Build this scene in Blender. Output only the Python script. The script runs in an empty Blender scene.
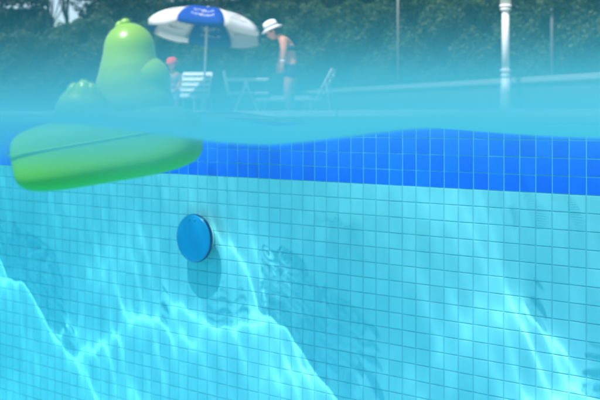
import bpy, bmesh, math, random
import numpy as np
from mathutils import Vector, Matrix

random.seed(7)
sc = bpy.context.scene
COL = sc.collection
R = math.radians

# ------------------------------------------------------------------ camera, sky, sun, exposure
YAW = R(39.3)
CAM = Vector((0.0, -2.616, 0.0))
FWD = Vector((-math.sin(YAW), math.cos(YAW), 0))
RGT = Vector((math.cos(YAW), math.sin(YAW), 0))
HORIZON = 117.0
cam = bpy.data.cameras.new('camera')
cam_o = bpy.data.objects.new('camera', cam)
COL.objects.link(cam_o)
cam_o.location = CAM
cam_o.rotation_euler = (R(90), 0, YAW)
cam.sensor_width = 36
cam.lens = 60
cam.shift_y = -(200 - HORIZON) / 600
cam.clip_start = 0.001
cam.clip_end = 2000
cam.dof.use_dof = True
cam.dof.focus_distance = 2.1
cam.dof.aperture_fstop = 7.5
sc.camera = cam_o

SUN_EL = R(60)
world = bpy.data.worlds.new('World')
sc.world = world
world.use_nodes = True
nt = world.node_tree
sky = nt.nodes.new('ShaderNodeTexSky')
sky.sky_type = 'NISHITA'
sky.sun_disc = False
sky.sun_elevation = SUN_EL
sky.sun_rotation = R(180)
nt.links.new(sky.outputs[0], nt.nodes['Background'].inputs[0])
nt.nodes['Background'].inputs[1].default_value = 0.12
sl = bpy.data.lights.new('sun', 'SUN')
sl.energy = 5.0
sl.angle = R(0.5)
sl.color = (1.0, 0.96, 0.9)
sl.cycles.is_caustics_light = True
sun = bpy.data.objects.new('sun', sl)
COL.objects.link(sun)
sun.location = (0, -10, 20)
sun.rotation_euler = (R(90) - SUN_EL, 0, R(0))
sc.view_settings.view_transform = 'Standard'
sc.view_settings.look = 'None'
sc.view_settings.gamma = 1.0
sc.view_settings.exposure = 0.6
sc.cycles.volume_step_rate = 1.0
sc.cycles.volume_bounces = 1
sc.cycles.max_bounces = 8
sc.cycles.use_denoising = True


def PX(px, py, d):
    """A place seen in the direction of photo pixel (px, py), d metres off."""
    return CAM + d * (FWD + RGT * ((px - 300) / 1000) + Vector((0, 0, 1)) * ((HORIZON - py) / 1000))


# ------------------------------------------------------------------ helpers
def link(name, me, mat=None, parent=None, smooth=False):
    o = bpy.data.objects.new(name, me)
    COL.objects.link(o)
    if mat is not None and me is not None and not me.materials:
        me.materials.append(mat)
    if smooth:
        me.polygons.foreach_set('use_smooth', [True] * len(me.polygons))
    if parent is not None:
        o.parent = parent
    return o


def from_bm(name, bm, mat, parent=None, smooth=False):
    me = bpy.data.meshes.new(name)
    bm.normal_update()
    bm.to_mesh(me)
    bm.free()
    return link(name, me, mat, parent, smooth)


def tag(o, label=None, cat=None, group=None, kind=None):
    for k, v in (('label', label), ('category', cat), ('group', group), ('kind', kind)):
        if v:
            o[k] = v
    return o


def empty(name, loc, rz=0, label=None, cat=None, group=None):
    o = bpy.data.objects.new(name, None)
    COL.objects.link(o)
    o.location = loc
    o.rotation_euler = (0, 0, rz)
    o.empty_display_size = .1
    return tag(o, label, cat, group)


def np_mesh(name, V, F, mat, parent=None, smooth=False):
    me = bpy.data.meshes.new(name)
    V = np.asarray(V, np.float32)
    F = np.asarray(F, np.int32)
    k = F.shape[1]
    me.vertices.add(len(V))
    me.vertices.foreach_set('co', V.ravel())
    me.loops.add(F.size)
    me.loops.foreach_set('vertex_index', F.ravel())
    me.polygons.add(len(F))
    me.polygons.foreach_set('loop_start', np.arange(0, F.size, k, dtype=np.int32))
    me.update(calc_edges=True)
    me.validate()
    if not smooth:
        me.shade_flat()
    return link(name, me, mat, parent, smooth)


def add_box(bm, c, s, rot=None, bevel=0):
    m = Matrix.Translation(Vector(c))
    if rot is not None:
        m = m @ rot.to_4x4()
    m = m @ Matrix.Diagonal((s[0], s[1], s[2], 1))
    r = bmesh.ops.create_cube(bm, size=1, matrix=m)
    if bevel:
        es = list({e for v in r['verts'] for e in v.link_edges})
        bmesh.ops.bevel(bm, geom=es, offset=bevel, segments=2, affect='EDGES', profile=.6)


def add_bar(bm, a, b, r, seg=10):
    a, b = Vector(a), Vector(b)
    d = b - a
    q = d.to_track_quat('Z', 'Y').to_matrix().to_4x4()
    bmesh.ops.create_cone(bm, cap_ends=True, segments=seg, radius1=r, radius2=r, depth=d.length,
                          matrix=Matrix.Translation((a + b) / 2) @ q)


def lathe(bm, prof, seg=24, mat=Matrix.Identity(4)):
    rings = []
    for r, z in prof:
        rings.append([bm.verts.new(mat @ Vector((r * math.cos(2 * math.pi * k / seg), r * math.sin(2 * math.pi * k / seg), z))) for k in range(seg)])
    for a, b in zip(rings, rings[1:]):
        for k in range(seg):
            bm.faces.new((a[k], a[(k + 1) % seg], b[(k + 1) % seg], b[k]))
    bm.faces.new(rings[0][::-1])
    bm.faces.new(rings[-1])


def add_ell(bm, c, r, rot=None, seg=20, p=None):
    m = Matrix.Translation(Vector(c))
    if rot is not None:
        m = m @ rot.to_4x4()
    v = bmesh.ops.create_uvsphere(bm, u_segments=seg, v_segments=seg // 2 + 2, radius=1)['verts']
    for q in v:
        x, y, z = q.co
        if p:
            f = (abs(x) ** p + abs(y) ** p + abs(z) ** p) ** (-1 / p)
            x, y, z = x * f, y * f, z * f
        q.co = m @ Vector((x * r[0], y * r[1], z * r[2]))


# ------------------------------------------------------------------ materials
def mat(name, col, rough=.5, spec=.5, **kw):
    m = bpy.data.materials.new(name)
    m.use_nodes = True
    b = m.node_tree.nodes['Principled BSDF']
    b.inputs['Base Color'].default_value = (*col, 1)
    b.inputs['Roughness'].default_value = rough
    b.inputs['Specular IOR Level'].default_value = spec
    for k, v in kw.items():
        b.inputs[k].default_value = v
    return m


def noisy(name, c1, c2, scale=8, rough=.6, spec=.4, detail=4, bump=0, per='none'):
    """Two base colours mixed by noise and, where asked, per piece."""
    m = mat(name, c1, rough, spec)
    t = m.node_tree
    N, L = t.nodes, t.links
    b = N['Principled BSDF']
    tc = N.new('ShaderNodeTexCoord')
    ns = N.new('ShaderNodeTexNoise')
    ns.inputs['Scale'].default_value = scale
    ns.inputs['Detail'].default_value = detail
    L.new(tc.outputs['Object'], ns.inputs['Vector'])
    fac = ns.outputs['Fac']
    if per != 'none':
        if per == 'island':
            g = N.new('ShaderNodeNewGeometry')
            rnd = g.outputs['Random Per Island']
        else:
            g = N.new('ShaderNodeObjectInfo')
            rnd = g.outputs['Random']
        ma = N.new('ShaderNodeMath')
        ma.operation = 'MULTIPLY_ADD'
        ma.inputs[1].default_value = .75
        L.new(rnd, ma.inputs[0])
        mb = N.new('ShaderNodeMath')
        mb.operation = 'MULTIPLY'
        mb.inputs[1].default_value = .25
        L.new(fac, mb.inputs[0])
        L.new(mb.outputs[0], ma.inputs[2])
        fac = ma.outputs[0]
    mx = N.new('ShaderNodeMix')
    mx.data_type = 'RGBA'
    mx.inputs['A'].default_value = (*c1, 1)
    mx.inputs['B'].default_value = (*c2, 1)
    L.new(fac, mx.inputs['Factor'])
    L.new(mx.outputs['Result'], b.inputs['Base Color'])
    if bump:
        bp = N.new('ShaderNodeBump')
        bp.inputs['Strength'].default_value = bump
        bp.inputs['Distance'].default_value = .01
        L.new(ns.outputs['Fac'], bp.inputs['Height'])
        L.new(bp.outputs[0], b.inputs['Normal'])
    return m


def leaf_mat(name, c1, c2, trans=.25):
    m = noisy(name, c1, c2, .8, .55, .3, per='island')
    t = m.node_tree
    N, L = t.nodes, t.links
    b = N['Principled BSDF']
    tr = N.new('ShaderNodeBsdfTranslucent')
    src = b.inputs['Base Color'].links[0].from_socket
    L.new(src, tr.inputs['Color'])
    mx = N.new('ShaderNodeMixShader')
    mx.inputs[0].default_value = trans
    L.new(b.outputs[0], mx.inputs[1])
    L.new(tr.outputs[0], mx.inputs[2])
    L.new(mx.outputs[0], N['Material Output'].inputs[0])
    return m


M = {}
M['tile_cyan'] = noisy('cyan_tile_glaze', (.40, .57, .63), (.47, .63, .69), 30, .35, .15, per='object')
M['tile_cyan_s'] = noisy('cyan_tile_glaze_field', (.40, .57, .63), (.47, .63, .69), 30, .35, .15, per='island')
M['tile_blue'] = noisy('blue_tile_glaze', (.003, .10, .70), (.012, .16, .95), 30, .3, .2, per='object')
M['tile_blue_s'] = noisy('blue_tile_glaze_field', (.003, .10, .70), (.012, .16, .95), 30, .3, .2, per='island')
M['grout'] = noisy('grout', (.24, .44, .53), (.34, .54, .62), 60, .9, .1)
M['pool_paint'] = noisy('pool_lining', (.35, .56, .62), (.42, .62, .68), 12, .5, .2)
M['coping'] = noisy('coping_stone', (.55, .53, .48), (.66, .64, .58), 20, .8, .3, bump=.2)
M['deck'] = noisy('deck_paving', (.40, .38, .34), (.5, .47, .42), 6, .85, .2)
M['grass'] = noisy('lawn', (.03, .07, .015), (.07, .12, .03), 4, .9, .1)
M['plastic'] = mat('green_toy_plastic', (.21, .39, .013), .30, .5)
M['plastic'].node_tree.nodes['Principled BSDF'].inputs['Subsurface Weight'].default_value = .35
M['plastic'].node_tree.nodes['Principled BSDF'].inputs['Subsurface Radius'].default_value = (.02, .03, .008)
M['plastic'].node_tree.nodes['Principled BSDF'].inputs['Subsurface Scale'].default_value = .4
M['hull'] = mat('green_hull_plastic', (.21, .39, .013), .5, .1)
M['seam'] = mat('toy_seam', (.16, .42, .03), .5)
M['cap_blue'] = noisy('blue_fitting_plastic', (.004, .22, .46), (.010, .27, .52), 25, .3, .4)
M['cap_dark'] = mat('navy_fitting_rim', (.006, .02, .12), .2, .6)
M['steel'] = mat('bright_steel', (.7, .72, .74), .25, .5, Metallic=1.0)
M['white_paint'] = noisy('white_paint', (.78, .78, .76), (.84, .84, .82), 10, .35, .5)
M['grey_metal'] = mat('grey_metal', (.17, .18, .18), .4, .5)
M['white_cloth'] = mat('white_canvas', (.80, .80, .80), .8, .2)
M['blue_cloth'] = mat('blue_canvas', (.012, .06, .42), .8, .2)
M['ink_grey'] = mat('grey_print', (.14, .15, .2), .8, .1)
M['ink_white'] = mat('white_print', (.72, .74, .8), .8, .1)
M['skin'] = noisy('tanned_skin', (.46, .20, .12), (.54, .25, .16), 14, .5, .35)
M['hair'] = mat('dark_hair', (.02, .013, .01), .6, .3)
M['dark_cloth'] = mat('dark_swimwear', (.02, .022, .04), .7, .2)
M['hat'] = noisy('white_hat_cloth', (.80, .80, .78), (.7, .71, .73), 30, .85, .1)
M['band'] = mat('hat_band', (.25, .27, .33), .8, .1)
M['red_cloth'] = mat('red_cap_cloth', (.62, .06, .05), .75, .2)
M['grey_cloth'] = mat('grey_shirt_cloth', (.26, .25, .33), .85, .1)
M['pale_cloth'] = mat('pale_blue_cloth', (.35, .52, .62), .85, .1)
M['cushion'] = mat('pale_green_towel', (.55, .72, .62), .9, .1)
M['bark'] = noisy('bark', (.035, .026, .02), (.07, .055, .04), 12, .95, .1, bump=.6)
M['garden_wall'] = noisy('rendered_garden_wall', (.14, .16, .13), (.2, .22, .18), 5, .9, .1)
M['cap'] = noisy('pale_wall_cap', (.33, .34, .32), (.40, .41, .38), 9, .8, .2)
M['eye'] = mat('eye_dark', (.01, .01, .01), .2, .5)
M['leaf_hedge'] = leaf_mat('hedge_leaf', (.010, .034, .012), (.05, .10, .024))
M['leaf_hedge2'] = leaf_mat('laurel_leaf', (.010, .036, .014), (.055, .11, .028))
M['leaf_tree'] = leaf_mat('tree_leaf', (.012, .026, .012), (.07, .095, .02))
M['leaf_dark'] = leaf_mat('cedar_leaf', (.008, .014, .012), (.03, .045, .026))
for k in ('white_cloth', 'blue_cloth'):       # canvas lets some sun through
    t = M[k].node_tree
    tr = t.nodes.new('ShaderNodeBsdfTranslucent')
    tr.inputs[0].default_value = M[k].node_tree.nodes['Principled BSDF'].inputs[0].default_value
    mx = t.nodes.new('ShaderNodeMixShader')
    mx.inputs[0].default_value = .35
    t.links.new(t.nodes['Principled BSDF'].outputs[0], mx.inputs[1])
    t.links.new(tr.outputs[0], mx.inputs[2])
    t.links.new(mx.outputs[0], t.nodes['Material Output'].inputs[0])

# ------------------------------------------------------------------ the pool: floor, walls, tiles, coping
T = 0.05                        # tile pitch
BAND = -0.214                   # lower edge of the blue band
X0 = 0.023                      # a joint stands here
WX0, WX1 = X0 - 110 * T, X0 + 50 * T
Z_TOP = BAND + 4 * T            # just above the water
DEPTH = BAND - 28 * T           # -1.614


def sheet(name, pts, m, kind='structure'):
    bm = bmesh.new()
    bm.faces.new([bm.verts.new(p) for p in pts])
    return tag(from_bm(name, bm, m), kind=kind)


def slab(name, lo, hi, m, kind='structure', bevel=0):
    bm = bmesh.new()
    lo, hi = Vector(lo), Vector(hi)
    add_box(bm, (lo + hi) / 2, hi - lo, bevel=bevel)
    return tag(from_bm(name, bm, m), kind=kind)


YP = -6.5
receivers = []
slab('pool_floor', (WX0, YP, DEPTH - .2), (WX1, .0, DEPTH), M['pool_paint'])
receivers.append(COL.objects['pool_floor'])
slab('pool_wall_left', (WX0 - .2, YP, DEPTH - .2), (WX0, .0, -.001), M['pool_paint'])
slab('pool_wall_right', (WX1, YP, DEPTH - .2), (WX1 + .2, .0, -.001), M['pool_paint'])
slab('pool_wall_back', (WX0 - .2, YP - .2, DEPTH - .2), (WX1 + .2, YP, -.001), M['pool_paint'])
wall = slab('pool_wall', (WX0 - .2, -.0012, DEPTH - .2), (WX1 + .2, .25, Z_TOP), M['grout'])
receivers.append(wall)


def tile_geo(h=T - .0026, d=.0029, b=.0012):
    a = h / 2
    c = a - b
    V = [(-a, 0, -a), (a, 0, -a), (a, 0, a), (-a, 0, a),
         (-a, -d + b, -a), (a, -d + b, -a), (a, -d + b, a), (-a, -d + b, a),
         (-c, -d, -c), (c, -d, -c), (c, -d, c), (-c, -d, c)]
    F = []
    for k in range(4):
        j = (k + 1) % 4
        F += [(k, j, j + 4, k + 4), (k + 4, j + 4, j + 8, k + 8)]
    F.append((8, 9, 10, 11))
    return np.array(V, float), F


TV, TF = tile_geo()
rng = np.random.default_rng(11)
cells = []
for j in range(-28, 4):
    for i in range(-110, 50):
        x, z = X0 + (i + .5) * T, BAND + (j + .5) * T
        rel = Vector((x, 0, z)) - CAM
        d = rel.dot(FWD)
        px = 300 + 1000 * rel.dot(RGT) / d
        py = HORIZON - 1000 * z / d
        seen = -8 < px < 608 and 112 < py < 408
        cells.append((x, z, j, d if seen else 99))
cyan = sorted([c for c in cells if c[2] < 0 and c[3] < 90], key=lambda c: c[3])[:300]
blue = sorted([c for c in cells if 0 <= c[2] < 4 and c[3] < 90], key=lambda c: c[3])[:240]
single = set(cyan) | set(blue)
meshes = {}
for nm, key in (('tile', 'tile_cyan'), ('blue_tile', 'tile_blue')):
    me = bpy.data.meshes.new(nm)
    me.from_pydata(TV.tolist(), [], TF)
    me.materials.append(M[key])
    meshes[nm] = me
rest = {'tile_field': [], 'blue_tile_field': []}
for c in cells:
    x, z, j, d = c
    off = rng.normal(0, 1, 5)
    tw = (off[0] * .0035, off[1] * .006, off[2] * .0035)
    yo = off[3] * .00022
    if c in single:
        nm = 'tile' if j < 0 else 'blue_tile'
        o = bpy.data.objects.new(nm, meshes[nm])
        COL.objects.link(o)
        o.location = (x, yo, z)
        o.rotation_euler = tw
        o.parent = wall
        receivers.append(o)
    else:
        q = Matrix.Rotation(tw[2], 3, 'Z') @ Matrix.Rotation(tw[1], 3, 'Y') @ Matrix.Rotation(tw[0], 3, 'X')
        rest['tile_field' if j < 0 else 'blue_tile_field'].append(TV @ np.array(q).T + np.array((x, yo, z)))
for nm, L in rest.items():
    n = len(TV)
    F = np.array(TF)
    FF = (F[None] + (np.arange(len(L)) * n)[:, None, None]).reshape(-1, 4)
    o = np_mesh(nm, np.concatenate(L), FF, M['tile_cyan_s' if nm == 'tile_field' else 'tile_blue_s'], wall)
    o['kind'] = 'stuff'
    receivers.append(o)

# coping stones along the edge, deck and lawn
cop = slab('pool_coping', (WX0 - .2, .004, Z_TOP + .0005), (WX1 + .2, .36, Z_TOP + .018), M['grout'])
bm = bmesh.new()
add_box(bm, (0, 0, 0), (.494, .37, .022), bevel=.005)
me = bpy.data.meshes.new('coping_stone')
bm.to_mesh(me)
bm.free()
me.materials.append(M['coping'])
for k in range(int((WX1 - WX0) / .5)):
    o = bpy.data.objects.new('coping_stone', me)
    COL.objects.link(o)
    o.location = (WX0 + .25 + k * .5, .172, Z_TOP + .026)
    o.rotation_euler = (0, 0, random.uniform(-.002, .002))
    o.parent = cop
slab('pool_deck', (-30, .365, -.3), (30, 9.0, .010), M['deck'])
sheet('lawn', [(-400, 9.002, .006), (400, 9.002, .006), (400, 900, .006), (-400, 900, .006)], M['grass'])
slab('pool_terrace', (-30, -30, -.3), (30, YP - .21, .010), M['deck'])

# ------------------------------------------------------------------ water
SEED = 52
rw = np.random.default_rng(SEED)
WAVES = []
for Lw, a, n, th0, sp in ((1.3, .012, 3, 1.2, .8), (.38, .0055, 3, 1.57, .45), (.65, .0102, 3, 1.0, .9), (.15, .00045, 5, 1.57, .8), (.07, .00007, 8, 1.57, .9)):
    for k in range(n):
        th = th0 + rw.uniform(-sp, sp)
        l = Lw * rw.uniform(.75, 1.3)
        WAVES.append((2 * math.pi / l * math.cos(th), 2 * math.pi / l * math.sin(th), rw.uniform(0, 6.28), a * rw.uniform(.6, 1.2)))
LEVEL = -.010


def ripples(X, Y):
    Z = 0 * X
    X, Y = X - .86, Y - .20
    for kx, ky, p, a in WAVES:
        Z = Z + a * np.sin(kx * X + ky * Y + p)
    return Z * (.12 + .88 * sm(-.80, -.52, Y))


def sm(a, b, x):
    t = np.clip((x - a) / (b - a), 0, 1)
    return t * t * (3 - 2 * t)


def grid(xs, ys, zf):
    X, Y = np.meshgrid(xs, ys)
    V = np.stack([X, Y, zf(X, Y)], -1).reshape(-1, 3)
    i = np.arange(X.size).reshape(X.shape)
    F = np.stack([i[:-1, :-1], i[:-1, 1:], i[1:, 1:], i[1:, :-1]], -1).reshape(-1, 4)
    return V, F


# rippled surface between the tiled wall and the open pool: it refracts the sun on to the tiles
mw = bpy.data.materials.new('water_surface')
mw.use_nodes = True
t = mw.node_tree
N, L = t.nodes, t.links
N.remove(N['Principled BSDF'])
rf = N.new('ShaderNodeBsdfRefraction')
rf.inputs['IOR'].default_value = 1.33
rf.inputs['Roughness'].default_value = 0
tr = N.new('ShaderNodeBsdfGlossy')
tr.inputs['Roughness'].default_value = .06
lw = N.new('ShaderNodeLayerWeight')
mr = N.new('ShaderNodeMapRange')
mr.inputs['From Min'].default_value = .65
mr.inputs['From Max'].default_value = .85
L.new(lw.outputs['Facing'], mr.inputs[0])
mx = N.new('ShaderNodeMixShader')
L.new(mr.outputs[0], mx.inputs[0])
L.new(rf.outputs[0], mx.inputs[1])
L.new(tr.outputs[0], mx.inputs[2])
L.new(mx.outputs[0], N['Material Output'].inputs[0])
YS = -1.0
V, F = grid(np.concatenate([np.arange(WX0 + .01, -4.2, .02), np.arange(-4.2, -.7, .0032), np.arange(-.7, WX1 - .01, .03)]),
            np.concatenate([np.arange(YS, -.72, .01), np.arange(-.72, -.003, .0024)]), lambda X, Y: LEVEL + ripples(X, Y))
water = np_mesh('pool_water', V, F, mw, smooth=True)
water['kind'] = 'structure'
water.cycles.is_caustics_caster = True

# added cyan haze film imitating the blurred waterline; the camera sits at its underside
mv = bpy.data.materials.new('veil_film')
mv.use_nodes = True
t = mv.node_tree
t.nodes.remove(t.nodes['Principled BSDF'])
pv = t.nodes.new('ShaderNodeVolumePrincipled')
pv.inputs['Color'].default_value = (.09, .425, .505, 1)
pv.inputs['Density'].default_value = 9.3
pv.inputs['Anisotropy'].default_value = -.25
t.links.new(pv.outputs[0], t.nodes['Material Output'].inputs['Volume'])


SWELL_W = [-.40, -.24, -.16, -.095, -.05, 0, .04, .075, .108, .135, .16, .19, .24, .40]       # across the swell
SWELL_Y = [121, 121, 123, 137, 147.5, 143.5, 137, 130.5, 126, 128, 131.5, 135, 139, 142]


def film_low(X, Y):
    f = (X - CAM.x) * FWD.x + (Y - CAM.y) * FWD.y
    w = (X - CAM.x) * RGT.x + (Y - CAM.y) * RGT.y
    a = 0
    for q, g in ((-.03, .25), (-.015, .25), (.015, .25), (.03, .25)):
        a = a + g * np.interp(w + q, SWELL_W, SWELL_Y)
    a = (a - HORIZON) / 1160
    return -.0008 - a * sm(.28, .9, f)


def film_top(X, Y):
    r = np.hypot(X - CAM.x, Y - CAM.y)
    w = (X - CAM.x) * RGT.x + (Y - CAM.y) * RGT.y
    h = np.interp(r, [0, .007, .028, .065, .107, .14, .25, .5, .9], [.0002, .0004, .0019, .0056, .0086, .0093, .0079, .0072, .0085])  # film height shaped so the haze thins out upward
    return film_low(X, Y) + .0008 + h * (1 - .40 * sm(-.006, -.05, w))


xs = np.unique(np.concatenate([np.linspace(WX0 + .02, -1.6, 14), np.linspace(-1.5, -.45, 43), np.linspace(-.43, .43, 87), np.linspace(-.055, .055, 45), np.linspace(.45, 1.5, 30), np.linspace(1.6, WX1 - .02, 8)]))
ys = np.unique(np.concatenate([np.linspace(YP + .02, -3.2, 12), np.linspace(-3.1, -2.8, 16), np.linspace(-2.79, -2.3, 50), CAM.y + np.linspace(-.055, .055, 45), np.linspace(-2.28, YS - .01, 65)]))
def film_under(X, Y):
    f = (X - CAM.x) * FWD.x + (Y - CAM.y) * FWD.y
    w = (X - CAM.x) * RGT.x + (Y - CAM.y) * RGT.y
    return film_low(X, Y) - .0088 * np.exp(-((f - .20) / .07) ** 2) * sm(-.012, -.030, w)  # added dip softens the lower edge of the haze at left


V1, F1 = grid(xs, ys, film_under)
V2, F2 = grid(xs, ys, film_top)
n = len(V1)
nx, ny = len(xs), len(ys)
i = np.arange(nx * ny).reshape(ny, nx)
edge = np.concatenate([i[0, :-1], i[:-1, -1], i[-1, :0:-1], i[:0:-1, 0]])
nxt = np.roll(edge, -1)
FS = np.stack([edge, nxt, nxt + n, edge + n], -1)
film = np_mesh('veil_film', np.concatenate([V1, V2]), np.concatenate([F1[:, ::-1], F2 + n, FS]), mv, smooth=True)
film['kind'] = 'structure'

# the clear body of water below it swallows a little red
mb = bpy.data.materials.new('clear_water')
mb.use_nodes = True
t = mb.node_tree
t.nodes.remove(t.nodes['Principled BSDF'])
va = t.nodes.new('ShaderNodeVolumeAbsorption')
va.inputs['Color'].default_value = (.3, .97, .995, 1)
va.inputs['Density'].default_value = .8
t.links.new(va.outputs[0], t.nodes['Material Output'].inputs['Volume'])
bw = slab('water_body', (WX0 + .001, YP + .001, DEPTH + .001), (WX1 - .001, YS - .02, -.004), mb)

# ------------------------------------------------------------------ wall fitting
c = Vector((0, 0, 0))
u = (197 - 300) / 1000
s = 3.38 * u / (math.cos(YAW) + math.sin(YAW) * u)
FITX, FITZ, FR = (CAM + 3.38 * FWD).x + s + .036, -.440, .087
fit = empty('inlet_cover', (FITX, -.005, FITZ), 0, 'round blue plastic inlet cover standing off the tiled pool wall', 'inlet cover')
toY = Matrix.Rotation(R(90), 4, 'X')          # z of a lathe points at -y
bm = bmesh.new()
lathe(bm, [(.001, .058), (FR * .55, .0575), (FR * .9, .055), (FR * .985, .0515), (FR * .985, .046), (.001, .046)], 48, toY)
from_bm('cover_plate', bm, M['cap_blue'], fit, True)
bm = bmesh.new()
lathe(bm, [(FR * .9, .036), (FR, .037), (FR * 1.015, .041), (FR * 1.01, .047), (FR * .992, .050), (FR * .93, .0455)], 48, toY)
from_bm('rim', bm, M['cap_dark'], fit, True)
bm = bmesh.new()
lathe(bm, [(.06, .001), (.06, .012), (.045, .015), (.04, .04), (.001, .04)], 32, toY)
from_bm('collar', bm, M['white_paint'], fit, True)
for dx in (-.016, .012):
    bm = bmesh.new()
    lathe(bm, [(.006, .054), (.006, .0578), (.004, .0587), (.001, .0587)], 14, toY @ Matrix.Translation((dx, FR * .78, 0)))
    from_bm('screw', bm, M['cap_blue'], fit, True)

# ------------------------------------------------------------------ green floating toy
DK = 1.2
mm = DK / 1000.0                 # one photo pixel at the toy, in metres
base = PX(110, 146, DK)
toy = empty('toy_duck', base, YAW, 'shiny green plastic toy duck floating half under at the surface', 'toy')


def tp(px, py, dy=0):
    return Vector(((px - 110) * mm, dy * mm, (146 - py) * mm))


def blob(name, items, voxel, m, parent, smooth_it=8, fac=.5):
    bm = bmesh.new()
    for it in items:
        add_ell(bm, *it[:2], **(it[2] if len(it) > 2 else {}))
    o = from_bm(name, bm, m, parent, True)
    r = o.modifiers.new('Remesh', 'REMESH')
    r.mode = 'VOXEL'
    r.voxel_size = voxel
    r.use_smooth_shade = True
    s_ = o.modifiers.new('Smooth', 'SMOOTH')
    s_.factor = fac
    s_.iterations = smooth_it
    return o


tilt = Matrix.Rotation(R(-9.5), 3, 'Y')
def rad(a, b, c): return (a * mm, b * mm, c * mm)
blob('hull', [(tp(109.5, 148), rad(91, 62, 33.5), dict(rot=tilt, p=4.4, seg=56)),
              (tp(160, 126, 4), rad(40, 44, 19), dict(rot=tilt, seg=32))], .0032, M['hull'], toy, 8)
body = blob('body', [(tp(129.5, 49), rad(26, 26, 27), dict(seg=32)), (tp(129.5, 60), rad(27.5, 27, 27), dict(seg=32)),
                     (tp(130, 72), rad(31, 30, 29), dict(seg=32)), (tp(131, 86), rad(35.5, 33, 31), dict(seg=32)),
                     (tp(134, 104), rad(40, 36, 34), dict(seg=32))], .0026, M['plastic'], toy, 30)
blob('cheek', [(tp(144, 79, 1), rad(27, 29, 25), dict(seg=28)), (tp(146, 93, 1), rad(25, 29, 25), dict(seg=28))], .0022, M['plastic'], body, 16)
blob('tuft', [(tp(118.5, 25.5, 0), rad(3.4, 3.6, 5.0), dict(rot=Matrix.Rotation(R(20), 3, 'Y'), seg=16)),
              (tp(125, 22.6, -1), rad(5.6, 4.2, 4.4), dict(rot=Matrix.Rotation(R(-25), 3, 'Y'), seg=16)),
              (tp(122, 26.5, 0), rad(5, 4.5, 4.5), {})], .001, M['plastic'], body, 4)
foot = blob('foot', [(tp(90, 112, -34), rad(27, 18, 26), dict(seg=28)), (tp(96, 126, -32), rad(36, 22, 24), dict(seg=28)),
                     (tp(84, 98, -36), rad(12, 10, 14), dict(rot=Matrix.Rotation(R(14), 3, 'Y'))), (tp(92, 96, -38), rad(10, 10, 16), {}),
                     (tp(100, 99, -36), rad(11, 10, 14), dict(rot=Matrix.Rotation(R(-18), 3, 'Y')))], .0022, M['plastic'], toy, 6)
for q, (px, py, an) in enumerate(((81, 92, 12), (91, 89, 2), (100.5, 92, -10))):
    blob('toe', [(tp(px, py + 2, -39), rad(6.2, 6.5, 11), dict(rot=Matrix.Rotation(R(an), 3, 'Y'), seg=20))], .0016, M['plastic'], foot, 3)
# moulded seam round the hull
bm = bmesh.new()
ring = []
for k in range(96):
    a = 2 * math.pi * k / 96
    x, y = math.cos(a), math.sin(a)
    f = (abs(x) ** 4.6 + abs(y) ** 4.6) ** (-1 / 4.6)
    p0 = Vector((x * f * 91.3, y * f * 62.2, 8)) * mm
    o4 = []
    for dr, dz in ((-.6, -.5), (.55, -.5), (.55, .5), (-.6, .5)):
        o4.append(bm.verts.new(tp(109, 148) + tilt @ (p0 + Vector((x * dr, y * dr, dz)) * mm)))
    ring.append(o4)
for k in range(96):
    a_, b_ = ring[k], ring[(k + 1) % 96]
    for q in range(4):
        bm.faces.new((a_[q], b_[q], b_[(q + 1) % 4], a_[(q + 1) % 4]))
from_bm('seam', bm, M['seam'], toy, True)

for o in receivers + [x for x in COL.objects if x.parent is fit or x.parent is toy]:
    o.cycles.is_caustics_receiver = True

# ------------------------------------------------------------------ garden wall, hedges, trees
GZ = .010


def foliage(name, P, Nrm, size, m, parent, asp=.55, seed=0, spread=.8):
    r = np.random.default_rng(seed)
    n = len(P)
    nn = Nrm + r.normal(0, spread, (n, 3))
    nn /= np.linalg.norm(nn, axis=1)[:, None] + 1e-9
    a = np.cross(nn, r.normal(0, 1, (n, 3)))
    a /= np.linalg.norm(a, axis=1)[:, None] + 1e-9
    b = np.cross(nn, a)
    L_ = (size * r.uniform(.6, 1.35, n))[:, None]
    W_ = L_ * asp
    v = np.stack([P - a * L_ * .5, P + b * W_ * .5 + a * L_ * .05 + nn * L_ * .08, P + a * L_ * .5, P - b * W_ * .5 + a * L_ * .05 + nn * L_ * .08], 1).reshape(-1, 3)
    F = np.arange(4 * n).reshape(n, 4)
    return np_mesh(name, v, F, m, parent)


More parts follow.
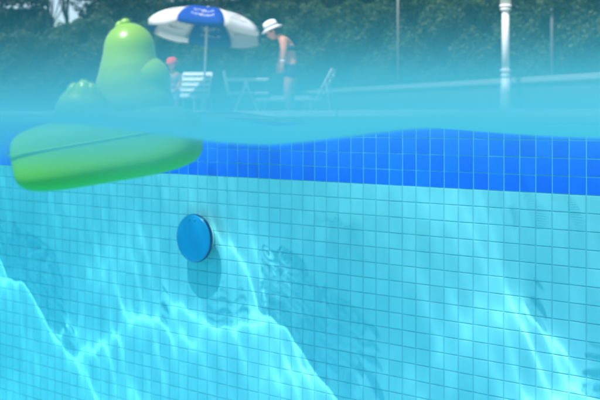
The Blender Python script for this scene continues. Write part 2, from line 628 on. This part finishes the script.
def hedge(name, A, B, h, th, n, size, m, label, seed, lump=.22):
    """A clipped hedge from A to B: a dark backing box inside a skin of leaves."""
    A, B = Vector((A.x, A.y, 0)), Vector((B.x, B.y, 0))
    d = (B - A)
    Lh = d.length
    root = empty(name, (A.x, A.y, GZ - .01), math.atan2(d.y, d.x), label, 'hedge')
    r = np.random.default_rng(seed)
    ph = r.uniform(0, 6.28, 12)

    def relief(x, z):
        return lump * (.5 * np.sin(x * 2.1 + ph[0] + 1.3 * np.sin(z * 1.7 + ph[1])) + .4 * np.sin(x * 4.7 + z * 2.9 + ph[2]) + .35 * np.sin(z * 5.3 - x * 3.1 + ph[3]) + .3 * np.sin(x * 9.1 + ph[4]) * np.sin(z * 8.3 + ph[5]))
    bm = bmesh.new()
    for k in range(int(Lh / .8)):
        x = .4 + k * .8
        add_bar(bm, (x, th / 2, 0), (x + random.uniform(-.1, .1), th / 2, h * .75), .035, 6)
    from_bm('stem', bm, M['bark'], root)
    # front skin, several leaves deep, and a top
    nf = int(n * .8)
    x = r.uniform(0, Lh, nf)
    z = r.uniform(.02, 1, nf) * (h + .10 * np.sin(x * 1.9 + ph[6]) + .06 * np.sin(x * 5.3 + ph[7]))
    y = -relief(x, z) + r.exponential(.10, nf) - .02
    Pf = np.stack([x, y, z], -1)
    Nf = np.tile(np.array((0, -1, .45)), (nf, 1))
    nt_ = n - nf
    x = r.uniform(0, Lh, nt_)
    y = r.uniform(-.1, th, nt_)
    z = h + .10 * np.sin(x * 1.9 + ph[6]) + .06 * np.sin(x * 5.3 + ph[7]) + .09 * np.sin(x * 7 + y * 6 + ph[8]) - r.exponential(.08, nt_) + .03
    Pt = np.stack([x, y, z], -1)
    Nt = np.tile(np.array((0, -.3, 1.)), (nt_, 1))
    foliage('foliage', np.concatenate([Pf, Pt]), np.concatenate([Nf, Nt]), size, m, root, seed=seed)
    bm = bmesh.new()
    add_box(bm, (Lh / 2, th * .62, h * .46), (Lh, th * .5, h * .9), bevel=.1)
    from_bm('backing_core', bm, M['leaf_dark'], root)
    return root


hedge('clipped_hedge', PX(-80, 0, 27), PX(120, 0, 27.5), 2.12, 1.0, 26000, .085, M['leaf_hedge'],
      'low clipped dark hedge with level top behind the green toy duck', 21, .12)
hedge('tall_hedge', PX(52, 0, 28.5), PX(690, 0, 18.5), 2.6, 1.4, 90000, .085, M['leaf_hedge2'],
      'tall leafy green hedge along the back behind umbrella and lamp post', 22, .26)


def tree(loc, trunk_h, crown, label, m, seed, n=9000, size=.13, tr=.14):
    r = np.random.default_rng(seed)
    root = empty('tree', (loc.x, loc.y, GZ - .03), r.uniform(0, 6), label, 'tree', 'trees behind the hedges')
    bm = bmesh.new()
    top = Vector((r.normal(0, .15), r.normal(0, .15), trunk_h))
    lathe(bm, [(tr * 1.5, 0), (tr * 1.1, .25), (tr, trunk_h * .5), (tr * .8, trunk_h)], 12)
    cs = []
    rx, rz, cz = crown
    for k in range(16):
        a = r.uniform(0, 6.28)
        q = r.uniform(.2, 1) ** .6
        zz = r.uniform(-1, 1)
        w = math.sqrt(max(0, 1 - zz * zz))
        c_ = Vector((rx * .72 * q * w * math.cos(a), rx * .72 * q * w * math.sin(a), cz + rz * .78 * zz))
        cs.append((c_, rx * r.uniform(.26, .44)))
        if k < 9:
            add_bar(bm, (0, 0, trunk_h * .9), c_ * .9 + Vector((0, 0, c_.z * .08)), tr * .25, 6)
    from_bm('trunk', bm, M['bark'], root)
    P, Nn = [], []
    for c_, rr in cs:
        k = int(n / len(cs))
        v = r.normal(0, 1, (k, 3))
        v /= np.linalg.norm(v, axis=1)[:, None]
        P.append(np.array(c_) + v * rr * (r.uniform(.35, 1.08, (k, 1))) * np.array((1, 1, .8)))
        Nn.append(v + np.array((0, 0, .5)))
    foliage('crown', np.concatenate(P), np.concatenate(Nn), size, m, root, seed=seed)
    return root


for A_, B_, h_, n_, lab, sd in ((PX(-90, 0, 43), PX(43, 0, 43), 5.2, 16000, 'dark shaded thicket at the far left behind the clipped hedge', 31),
                            (PX(41, 0, 43.5), PX(80, 0, 43.5), 3.7, 5000, 'lower dark shrubs below the bright sky gap', 32),
                            (PX(78, 0, 43), PX(340, 0, 40), 5.4, 30000, 'dark thicket behind the umbrella and the tall hedge', 33),
                            (PX(335, 0, 38), PX(720, 0, 33), 5.2, 36000, 'dark thicket behind the lamp post and the tall hedge', 34)):
    hedge('thicket', A_, B_, h_, 1.6, n_, .17, M['leaf_dark'], lab, sd, .5)['category'] = 'thicket'

TREES = [  # px, d, trunk height, (rx, rz, cz), label, kind
    (-10, 33, 3.4, (2.6, 1.5, 5.3), 'dark tree at the far left edge above the clipped hedge', 'leaf_dark'),
    (52, 36, 3.6, (2.2, 1.2, 5.9), 'slim dark trunk left of the bright sky gap', 'leaf_dark'),
    (67, 37, 3.8, (1.6, 1.0, 6.4), 'slim dark trunk crossing the bright sky gap', 'leaf_dark'),
    (130, 33, 2.2, (1.9, 1.6, 4.3), 'olive green tree behind the green toy duck head', 'leaf_tree'),
    (212, 34, 3.2, (2.6, 1.6, 5.2), 'dark tree directly behind the beach umbrella', 'leaf_dark'),
    (310, 31, 2.4, (2.3, 1.7, 4.4), 'olive tree above the hedge behind the person in the white hat', 'leaf_tree'),
    (395, 32, 3.0, (2.6, 1.6, 5.0), 'leafy tree behind the thin grey pole in the hedge', 'leaf_dark'),
    (480, 30, 2.8, (2.4, 1.6, 4.6), 'leafy tree behind the white lamp post', 'leaf_tree'),
    (590, 28, 2.8, (2.4, 1.6, 4.4), 'leafy tree above the hedge at the right edge', 'leaf_dark'),
]
for k, (px, d, hh, cr, lab, mk) in enumerate(TREES):
    tree(PX(px, 0, d), hh, cr, lab, M[mk], 40 + k, tr=.09 if 'slim' in lab else .16)

# low garden wall with a pale cap in front of the tall hedge
A, B = PX(292, 0, 24.5), PX(660, 0, 13.0)
d = Vector((B.x - A.x, B.y - A.y, 0))
gw = empty('garden_wall', (A.x, A.y, GZ - .02), math.atan2(d.y, d.x), 'low garden wall with pale cap in front of the tall hedge', 'wall')
bm = bmesh.new()
add_box(bm, (d.length / 2, 0, .265), (d.length, .2, .53))
from_bm('wall_face', bm, M['garden_wall'], gw)
bm = bmesh.new()
n_ = int(d.length / 1.0)
add_box(bm, (0, 0, 0), (d.length / n_ - .01, .28, .09), bevel=.012)
me = bpy.data.meshes.new('cap_stone')
bm.to_mesh(me)
bm.free()
me.materials.append(M['cap'])
for k in range(n_):
    o = bpy.data.objects.new('cap_stone', me)
    COL.objects.link(o)
    o.parent = gw
    o.location = ((k + .5) * d.length / n_, 0, .576)

# ------------------------------------------------------------------ lamp post and poles
lp = PX(505.5, 0, 15.3)
root = empty('lamp_post', (lp.x, lp.y, GZ - .005), 0, 'white lamp post with collars standing before the tall hedge', 'lamp post')
bm = bmesh.new()
lathe(bm, [(.12, 0), (.12, .10), (.088, .14), (.08, .38), (.088, .42), (.072, .44), (.072, .58)], 24)
from_bm('pedestal', bm, M['white_paint'], root, True)
bm = bmesh.new()
lathe(bm, [(.058, .575), (.058, 1.2), (.052, 1.66)], 24)
from_bm('shaft', bm, M['white_paint'], root, True)
for z, r_ in ((.62, .076), (.70, .08), (1.64, .078), (1.69, .088)):
    bm = bmesh.new()
    lathe(bm, [(.05, z - .02), (r_, z - .015), (r_ * 1.06, z), (r_, z + .015), (.05, z + .02)], 24)
    from_bm('collar', bm, M['white_paint'], root, True)
bm = bmesh.new()
lathe(bm, [(.08, 1.70), (.084, 2.1), (.075, 2.6), (.05, 2.75), (.05, 2.85)], 24)
from_bm('upper_shaft', bm, M['white_paint'], root, True)
bm = bmesh.new()
lathe(bm, [(.09, 2.85), (.16, 2.92), (.2, 3.05), (.16, 3.2), (.06, 3.28)], 24)
from_bm('globe', bm, M['white_cloth'], root, True)

for px, d_, h_, r_, y0, lab in ((398, 21.75, 3.2, .023, 0, 'thin grey metal pole in front of the middle of the hedge'),
                                (552, 19.85, 3.4, .034, 0, 'thin pale pole against the hedge right of the lamp post')):
    p = PX(px, 0, d_)
    root = empty('metal_pole', (p.x, p.y, GZ - .02), 0, lab, 'pole')
    bm = bmesh.new()
    lathe(bm, [(r_, 0), (r_, h_ * .6), (r_ * .85, h_)], 12)
    from_bm('shaft', bm, M['grey_metal'], root, True)
    bm = bmesh.new()
    lathe(bm, [(r_ * 2.4, 0), (r_ * 2.4, .012), (r_ * 1.2, .05), (r_ * 1.05, .052)], 14)
    from_bm('base_flange', bm, M['grey_metal'], root, True)
    bm = bmesh.new()
    lathe(bm, [(r_ * .85, h_), (r_ * 1.2, h_ + .01), (r_ * .8, h_ + .05), (.002, h_ + .06)], 14)
    from_bm('cap', bm, M['grey_metal'], root, True)

# ------------------------------------------------------------------ umbrella
UD = 19.0
up = PX(203, 0, UD)
um = empty('beach_umbrella', (up.x, up.y, GZ), YAW, 'blue and white panelled beach umbrella with printed lettering', 'umbrella')
bm = bmesh.new()
lathe(bm, [(.24, 0), (.24, .05), (.20, .09), (.04, .12), (.04, .3)], 24)
from_bm('base', bm, M['white_paint'], um, True)
APEX = Vector((.10, 0, 2.04))
bm = bmesh.new()
add_bar(bm, (0, 0, .05), (.085, 0, 2.01), .02, 12)
from_bm('pole', bm, M['white_paint'], um, True)
# local canopy frame: tilted away from the pool and down to the right
Rc = Matrix.Rotation(R(6.2), 3, 'Y') @ Matrix.Rotation(R(-7), 3, 'X')
RAD, DROP, NP = 1.11, .40, 8


def canopy_pt(a, q):
    """a: angle about the apex in panel units (0 = middle of the near panel), q: 0 apex .. 1 rim."""
    k = math.floor(a + .5)
    f = a + .5 - k                      # 0..1 across this panel
    a0 = (k - .5) * math.pi / 4
    p0 = Vector((math.sin(a0), -math.cos(a0), 0))
    a1 = a0 + math.pi / 4
    p1 = Vector((math.sin(a1), -math.cos(a1), 0))
    rr = RAD * math.sin(q * 1.25) / math.sin(1.25)
    zz = -DROP * (1 - math.cos(q * 1.25)) / (1 - math.cos(1.25))
    p = p0.lerp(p1, f) * rr
    sag = .025 * math.sin(math.pi * f) * q
    return APEX + Rc @ Vector((p.x, p.y, zz - sag))


def out_n(a):
    an = a * math.pi / 4
    return Rc @ Vector((math.sin(an) * .35, -math.cos(an) * .35, .94))


for k in range(NP):
    bm = bmesh.new()
    G = [[bm.verts.new(canopy_pt(k - .4999 + .9998 * f / 6, .02 + .98 * q / 8)) for f in range(7)] for q in range(9)]
    # valance hanging from the rim
    va = []
    for f in range(7):
        p = canopy_pt(k - .4999 + .9998 * f / 6, 1)
        va.append(bm.verts.new(p + Rc @ Vector((0, 0, -.11 - .015 * math.sin(f / 6 * math.pi)))))
    G.append(va)
    for r0, r1 in zip(G, G[1:]):
        for f in range(6):
            bm.faces.new((r0[f], r0[f + 1], r1[f + 1], r1[f]))
    pan = from_bm('panel', bm, M['blue_cloth' if k % 2 == 0 else 'white_cloth'], um, True)
    so = pan.modifiers.new('Solid', 'SOLIDIFY')
    so.thickness = .003
    # lettering: a short row of strokes too small to read
    bm = bmesh.new()
    r = random.Random(60 + k)
    rows = ((.70, .12), (.86, .07)) if k % 2 == 0 else ((.62, .16), (.80, .07))
    for q, hgt in rows:
        f = -.26
        while f < .26:
            wdt = r.uniform(.03, .06)
            for strokes in range(r.choice((2, 3))):
                fa, fb = f + r.uniform(0, wdt * .7), f + r.uniform(0, wdt * .7)
                qa, qb = q + r.uniform(-hgt / 2, 0), q + r.uniform(0, hgt / 2)
                if r.random() < .4:
                    qa = qb = q + r.choice((-hgt / 2, hgt / 2)) * .8
                    fa, fb = f, f + wdt * .7
                e = out_n(k) * .006
                for sd in (1, -1):
                    w_ = .008
                    vs = [bm.verts.new(canopy_pt(k + x_, y_) + e * sd) for x_, y_ in ((fa - w_, qa), (fa + w_, qa + .012), (fb + w_, qb), (fb - w_, qb - .012))]
                    bm.faces.new(vs if sd > 0 else vs[::-1])
            f += wdt + .012
    from_bm('lettering', bm, M['ink_white' if k % 2 == 0 else 'ink_grey'], pan)['kind'] = 'stuff'
    bm = bmesh.new()
    for q0, q1 in zip((.02, .3, .55, .8), (.3, .55, .8, 1.0)):
        e = Rc @ Vector((0, 0, -.014))
        add_bar(bm, canopy_pt(k - .4999, q0) + e, canopy_pt(k - .4999, q1) + e, .006, 6)
    from_bm('rib', bm, M['grey_metal'], um)
bm = bmesh.new()
add_ell(bm, APEX + Vector((-.005, 0, .02)), (.03, .03, .035), seg=12)
from_bm('finial', bm, M['white_paint'], um, True)


# ------------------------------------------------------------------ sun loungers
def lounger(loc, rz, back, label, towel=False, ns=5):
    root = empty('sun_lounger', loc, rz, label, 'sun lounger', 'white sun loungers in front of the hedge')
    Wd, Ls, Lb, hz = .60, 1.25, .68, .34
    for s_ in (-1, 1):
        bm = bmesh.new()
        add_box(bm, (Ls / 2, s_ * Wd / 2, hz), (Ls + .04, .035, .05), bevel=.008)
        from_bm('side_rail', bm, M['white_paint'], root)
        for x in (.12, Ls - .08):
            bm = bmesh.new()
            add_bar(bm, (x, s_ * (Wd / 2 - .005), hz - .02), (x + (.05 if x > .5 else -.05), s_ * (Wd / 2 + .01), 0), .018, 8)
            from_bm('leg', bm, M['white_paint'], root)
    for k in range(11):
        bm = bmesh.new()
        add_box(bm, (.06 + k * (Ls - .1) / 10, 0, hz + .012), (.085, Wd - .04, .014), bevel=.004)
        from_bm('slat', bm, M['white_paint'], root)
    bk = empty('backrest', (0, 0, hz), 0)
    bk.parent = root
    ca, sa = math.cos(back), math.sin(back)
    bm = bmesh.new()
    for s_ in (-1, 1):
        add_bar(bm, (0, s_ * Wd / 2, 0), (-Lb * ca, s_ * Wd / 2, Lb * sa), .016, 8)
    add_bar(bm, (-Lb * ca, -Wd / 2, Lb * sa), (-Lb * ca, Wd / 2, Lb * sa), .016, 8)
    o = from_bm('back_frame', bm, M['white_paint'], bk)
    for k in range(ns):
        q = .1 + k * (Lb - .12) / (ns - 1)
        bm = bmesh.new()
        add_box(bm, (-q * ca, 0, q * sa), (.085, Wd - .03, .014), rot=Matrix.Rotation(back, 3, 'Y'), bevel=.004)
        from_bm('slat', bm, M['white_paint'], bk)
    for s_ in (-1, 1):
        bm = bmesh.new()
        add_bar(bm, (-.42 * ca, s_ * (Wd / 2 - .02), .42 * sa + hz), (-.42 * ca - .12, s_ * (Wd / 2 - .02), .02), .014, 8)
        from_bm('prop', bm, M['white_paint'], root)
    if towel:
        bm = bmesh.new()
        add_box(bm, (.55, 0, hz + .045), (.8, Wd - .08, .05), bevel=.02)
        from_bm('cushion', bm, M['cushion'], root, True)
    return root


p = PX(193, 0, 20.0)
lounger((p.x, p.y, GZ), YAW + R(-97), R(52), 'white slatted lounger with raised back under the umbrella')
p = PX(246, 0, 18.8)
ch = empty('folding_chair', (p.x, p.y, GZ), YAW + R(6), 'white folding armchair side on between umbrella pole and person in hat', 'chair')
for y in (-.27, .27):
    for nm, A_, B_, r_ in (('leg', (.02, y, .66), (-.26, y, 0), .016), ('leg', (-.02, y, .66), (.26, y, 0), .016),
                           ('armrest', (-.40, y, .68), (.40, y, .68), .022), ('side_rail', (-.34, y, .42), (.40, y, .42), .018),
                           ('back_post', (-.32, y, .38), (-.42, y, .84), .018)):
        bm = bmesh.new()
        add_bar(bm, A_, B_, r_, 8)
        from_bm(nm, bm, M['white_paint'], ch)
for k in range(6):
    bm = bmesh.new()
    add_box(bm, (-.30 + k * .13, 0, .44), (.10, .52, .014), bevel=.004)
    from_bm('seat_slat', bm, M['white_paint'], ch)
    if k < 5:
        bm = bmesh.new()
        q_ = k / 4
        add_box(bm, (-.336 - .08 * q_, 0, .50 + .31 * q_), (.014, .52, .055), rot=Matrix.Rotation(R(-12), 3, 'Y'), bevel=.004)
        from_bm('back_slat', bm, M['white_paint'], ch)
p = PX(318, 0, 20.5)
lounger((p.x, p.y, GZ), YAW + R(170), R(62), 'white lounger with pale cushion right of the person in hat', True)


# ------------------------------------------------------------------ people
def skin_body(name, J, E, root, m, parent, sub=2, fat=1.22):
    bm = bmesh.new()
    lay = bm.verts.layers.skin.verify()
    vs = {}
    for k, (p, r) in J.items():
        v = bm.verts.new(p)
        r = (r, r) if not isinstance(r, tuple) else r
        v[lay].radius = (r[0] * fat, r[1] * fat)
        v[lay].use_root = k == root
        vs[k] = v
    for a, b in E:
        bm.edges.new((vs[a], vs[b]))
    o = from_bm(name, bm, m, parent)
    s_ = o.modifiers.new('Skin', 'SKIN')
    s_.use_smooth_shade = True
    s_.branch_smoothing = .4
    u_ = o.modifiers.new('Subdivision', 'SUBSURF')
    u_.levels = u_.render_levels = sub
    return o


def hand(J, E, wrist, key, dirv, side, sc_=1.0):
    """Palm, four fingers and a thumb continuing an arm; side is the vector across the palm to the thumb."""
    w = Vector(wrist)
    d_ = Vector(dirv).normalized()
    s_ = Vector(side).normalized()
    cu = d_.cross(s_).normalized()
    J[key + 'palm'] = (w + d_ * .055 * sc_, (.034 * sc_, .018 * sc_))
    E.append((key, key + 'palm'))
    for k in range(4):
        o_ = (1.5 - k) * .019 * sc_
        ln = (.07, .08, .075, .06)[k] * sc_
        b0 = w + d_ * .09 * sc_ + s_ * o_
        J[f'{key}f{k}a'] = (b0, .009 * sc_)
        J[f'{key}f{k}b'] = (b0 + d_ * ln * .5 + cu * .008 * sc_, .008 * sc_)
        J[f'{key}f{k}c'] = (b0 + d_ * ln * .9 + cu * .026 * sc_, .007 * sc_)
        E += [(key + 'palm', f'{key}f{k}a'), (f'{key}f{k}a', f'{key}f{k}b'), (f'{key}f{k}b', f'{key}f{k}c')]
    b0 = w + d_ * .04 * sc_ + s_ * .036 * sc_
    J[key + 'ta'] = (b0, .010 * sc_)
    J[key + 'tb'] = (b0 + d_ * .04 * sc_ + s_ * .016 * sc_ + cu * .01 * sc_, .009 * sc_)
    E += [(key + 'palm', key + 'ta'), (key + 'ta', key + 'tb')]


def head(parent, c, tiltv, sc_=1.0, hair=True):
    """A head facing local -x, pitched forward by tiltv."""
    q = Matrix.Rotation(-tiltv, 3, 'Y')
    c = Vector(c)

    def at(x, y, z): return c + q @ (Vector((x, y, z)) * sc_)
    bm = bmesh.new()
    add_ell(bm, at(0, 0, .02), (.095 * sc_, .075 * sc_, .10 * sc_), q, 20)
    add_ell(bm, at(-.03, 0, -.055), (.062 * sc_, .055 * sc_, .065 * sc_), q, 16)
    add_ell(bm, at(-.098, 0, -.02), (.016 * sc_, .013 * sc_, .024 * sc_), q, 10)
    for s_ in (-1, 1):
        add_ell(bm, at(.01, s_ * .076, -.01), (.02 * sc_, .010 * sc_, .03 * sc_), q, 10)
    o = from_bm('head', bm, M['skin'], parent, True)
    rm = o.modifiers.new('Remesh', 'REMESH')
    rm.mode = 'VOXEL'
    rm.voxel_size = .006 * sc_
    rm.use_smooth_shade = True
    sm_ = o.modifiers.new('Smooth', 'SMOOTH')
    sm_.iterations = 4
    for s_ in (-1, 1):
        bm = bmesh.new()
        add_ell(bm, at(-.083, s_ * .032, .005), (.01 * sc_, .014 * sc_, .008 * sc_), q, 10)
        from_bm('eye', bm, M['eye'], o, True)
    bm = bmesh.new()
    add_ell(bm, at(-.084, 0, -.075), (.012 * sc_, .024 * sc_, .007 * sc_), q, 10)
    from_bm('mouth', bm, M['red_cloth'], o, True)
    if hair:
        bm = bmesh.new()
        add_ell(bm, at(.022, 0, .03), (.098 * sc_, .086 * sc_, .10 * sc_), q, 20)
        add_ell(bm, at(.055, 0, -.04), (.06 * sc_, .07 * sc_, .075 * sc_), q, 16)
        from_bm('hair', bm, M['hair'], o, True)
    return o, q


# person in a white hat, leaning forward, looking down to the left (local -x)
PD = 15.5
pp = PX(288, 0, PD)
ps = PD / 1000


def lp_(px, py, dy=0): return Vector(((px - 288) * ps, dy, (HORIZON - py) * ps - GZ))


person = empty('person', (pp.x, pp.y, GZ), YAW, 'person in a white hat and dark swimwear leaning forward', 'person')
J = dict(pel=(lp_(291.5, 68), (.135, .12)), wai=(lp_(290.5, 58), (.115, .10)), che=(lp_(288, 46.5), (.135, .115)),
         sho=(lp_(284.5, 40.5), (.115, .10)), nec=(lp_(280, 37), .055), nk2=(lp_(277, 35.2), .05))
E = [('pel', 'wai'), ('wai', 'che'), ('che', 'sho'), ('sho', 'nec'), ('nec', 'nk2')]
for s_, nm in ((-1, 'l'), (1, 'r')):
    J['hip' + nm] = (lp_(291.5, 73, s_ * .095), .098)
    J['kne' + nm] = (lp_(288.5 + s_, 90, s_ * .10), .062)
    J['cal' + nm] = (lp_(289.5 + s_, 97, s_ * .10), .058)
    J['ank' + nm] = (lp_(290.5 + s_ * 1.5, 108, s_ * .10), .042)
    J['hel' + nm] = (Vector((lp_(290.5 + s_ * 1.5, 0).x, s_ * .10, .035)), .036)
    J['bal' + nm] = (Vector((lp_(283 + s_ * 1.5, 0).x, s_ * .12, .03)), .034)
    J['toe' + nm] = (Vector((lp_(279 + s_ * 1.5, 0).x, s_ * .13, .022)), .024)
    E += [('pel', 'hip' + nm), ('hip' + nm, 'kne' + nm), ('kne' + nm, 'cal' + nm), ('cal' + nm, 'ank' + nm), ('ank' + nm, 'hel' + nm), ('hel' + nm, 'bal' + nm), ('bal' + nm, 'toe' + nm)]
    J['ush' + nm] = (lp_(284, 42, s_ * .165), .066)
    J['elb' + nm] = (lp_(283.2 - s_, 53, s_ * .20), .043)
    J['wri' + nm] = (lp_(281 - s_ * 2, 64, s_ * .18), .032)
    E += [('sho', 'ush' + nm), ('ush' + nm, 'elb' + nm), ('elb' + nm, 'wri' + nm)]
    hand(J, E, J['wri' + nm][0], 'wri' + nm, (-.1, 0, -1), (-1, 0, 0))
skin_body('body', J, E, 'pel', M['skin'], person)
hd, q = head(person, lp_(272.5, 32), R(38))
bm = bmesh.new()
hm = Matrix.Translation(lp_(271.5, 28.2)) @ Matrix.Rotation(R(-24), 4, 'Y')
lathe(bm, [(.175, -.03), (.18, -.024), (.115, .012), (.112, .05), (.10, .105), (.05, .125), (.002, .13)], 28, hm)
hat = from_bm('hat', bm, M['hat'], person, True)
bm = bmesh.new()
lathe(bm, [(.1165, .014), (.118, .02), (.1155, .04), (.1135, .045)], 28, hm)
from_bm('hat_band', bm, M['band'], hat, True)
blob('swimsuit_bottom', [(lp_(291.0, 68.5), (.165, .19, .10)), (lp_(290.8, 74, -.095), (.128, .112, .10)), (lp_(290.8, 74, .095), (.128, .112, .10))], .009, M['dark_cloth'], person, 4)
blob('swimsuit_top', [(lp_(288.6, 49), (.168, .20, .055))], .008, M['dark_cloth'], person, 3)
w0 = J['wril'][0] + Vector((.003, 0, .03))
bm = bmesh.new()
lathe(bm, [(.03, -.014), (.043, -.012), (.045, 0), (.043, .012), (.03, .014)], 16, Matrix.Translation(w0))
from_bm('wristband', bm, M['hat'], person, True)

# smaller person in a red cap, mostly behind the toy duck
CD = 16.0
cp = PX(174, 0, CD)
cs = CD / 1000


def lq(px, py, dy=0): return Vector(((px - 174) * cs, dy, (HORIZON - py) * cs - GZ))


child = empty('person', (cp.x, cp.y, GZ), YAW, 'small person in a red cap and pale shorts beside the lounger', 'person')
J = dict(pel=(lq(173, 92), (.085, .07)), wai=(lq(173.5, 86), (.078, .065)), che=(lq(173.5, 78), (.09, .07)), sho=(lq(173, 74.5), (.075, .06)),
         nec=(lq(172.4, 71.5), .036), nk2=(lq(172, 69.5), .034))
E = [('pel', 'wai'), ('wai', 'che'), ('che', 'sho'), ('sho', 'nec'), ('nec', 'nk2')]
for s_, nm in ((-1, 'l'), (1, 'r')):
    J['hip' + nm] = (lq(173 + s_ * 2.6, 94), .058)
    J['kne' + nm] = (lq(173 + s_ * 3.2, 103), .042)
    J['ank' + nm] = (Vector((s_ * .055 - .016, 0, .06)), .028)
    J['hel' + nm] = (Vector((s_ * .055 - .016, .015, .026)), .026)
    J['toe' + nm] = (Vector((s_ * .06 - .016, -.12, .02)), .02)
    E += [('pel', 'hip' + nm), ('hip' + nm, 'kne' + nm), ('kne' + nm, 'ank' + nm), ('ank' + nm, 'hel' + nm), ('hel' + nm, 'toe' + nm)]
    J['ush' + nm] = (lq(173 + s_ * 5.4, 75), .038)
    J['elb' + nm] = (lq(173 + s_ * 7.2, 83, -.02), .029)
    J['wri' + nm] = (lq(173 + s_ * 5, 90, -.10), .022)
    E += [('sho', 'ush' + nm), ('ush' + nm, 'elb' + nm), ('elb' + nm, 'wri' + nm)]
    hand(J, E, J['wri' + nm][0], 'wri' + nm, (-s_ * .5, -.5, -.6), (0, -1, .3), .7)
skin_body('body', J, E, 'pel', M['skin'], child)
hroot = empty('head_pivot', lq(172, 64.8), R(60))
hroot.parent = child
hd, q = head(hroot, (0, 0, 0), R(8), .82)
hd.parent = child
hd.location = lq(172, 64.8)
hd.rotation_euler = (0, 0, R(60))
bpy.data.objects.remove(hroot)
bm = bmesh.new()
cm = Matrix.Translation(lq(172, 63.2)) @ Matrix.Rotation(R(60), 4, 'Z') @ Matrix.Rotation(R(-8), 4, 'Y')
lathe(bm, [(.087, -.005), (.089, .02), (.078, .06), (.045, .088), (.002, .094)], 24, cm)
cap = from_bm('cap', bm, M['red_cloth'], child, True)
bm = bmesh.new()
add_ell(bm, cm @ Vector((-.10, 0, 0)), (.06, .062, .008), cm.to_3x3(), 18)
from_bm('peak', bm, M['red_cloth'], cap, True)
blob('shirt', [(lq(173.3, 80), (.118, .095, .11)), (lq(173, 86.5), (.112, .092, .08)), (lq(178.3, 76.6), (.056, .055, .055)), (lq(167.7, 76.6), (.056, .055, .055)),
               (lq(179.4, 79.6), (.046, .048, .05)), (lq(166.6, 79.6), (.046, .048, .05))], .007, M['grey_cloth'], child, 5)
blob('shorts', [(lq(173, 92.2), (.122, .10, .062)), (lq(170.2, 97), (.068, .078, .085)), (lq(175.8, 97), (.068, .078, .085))], .007, M['pale_cloth'], child, 4)
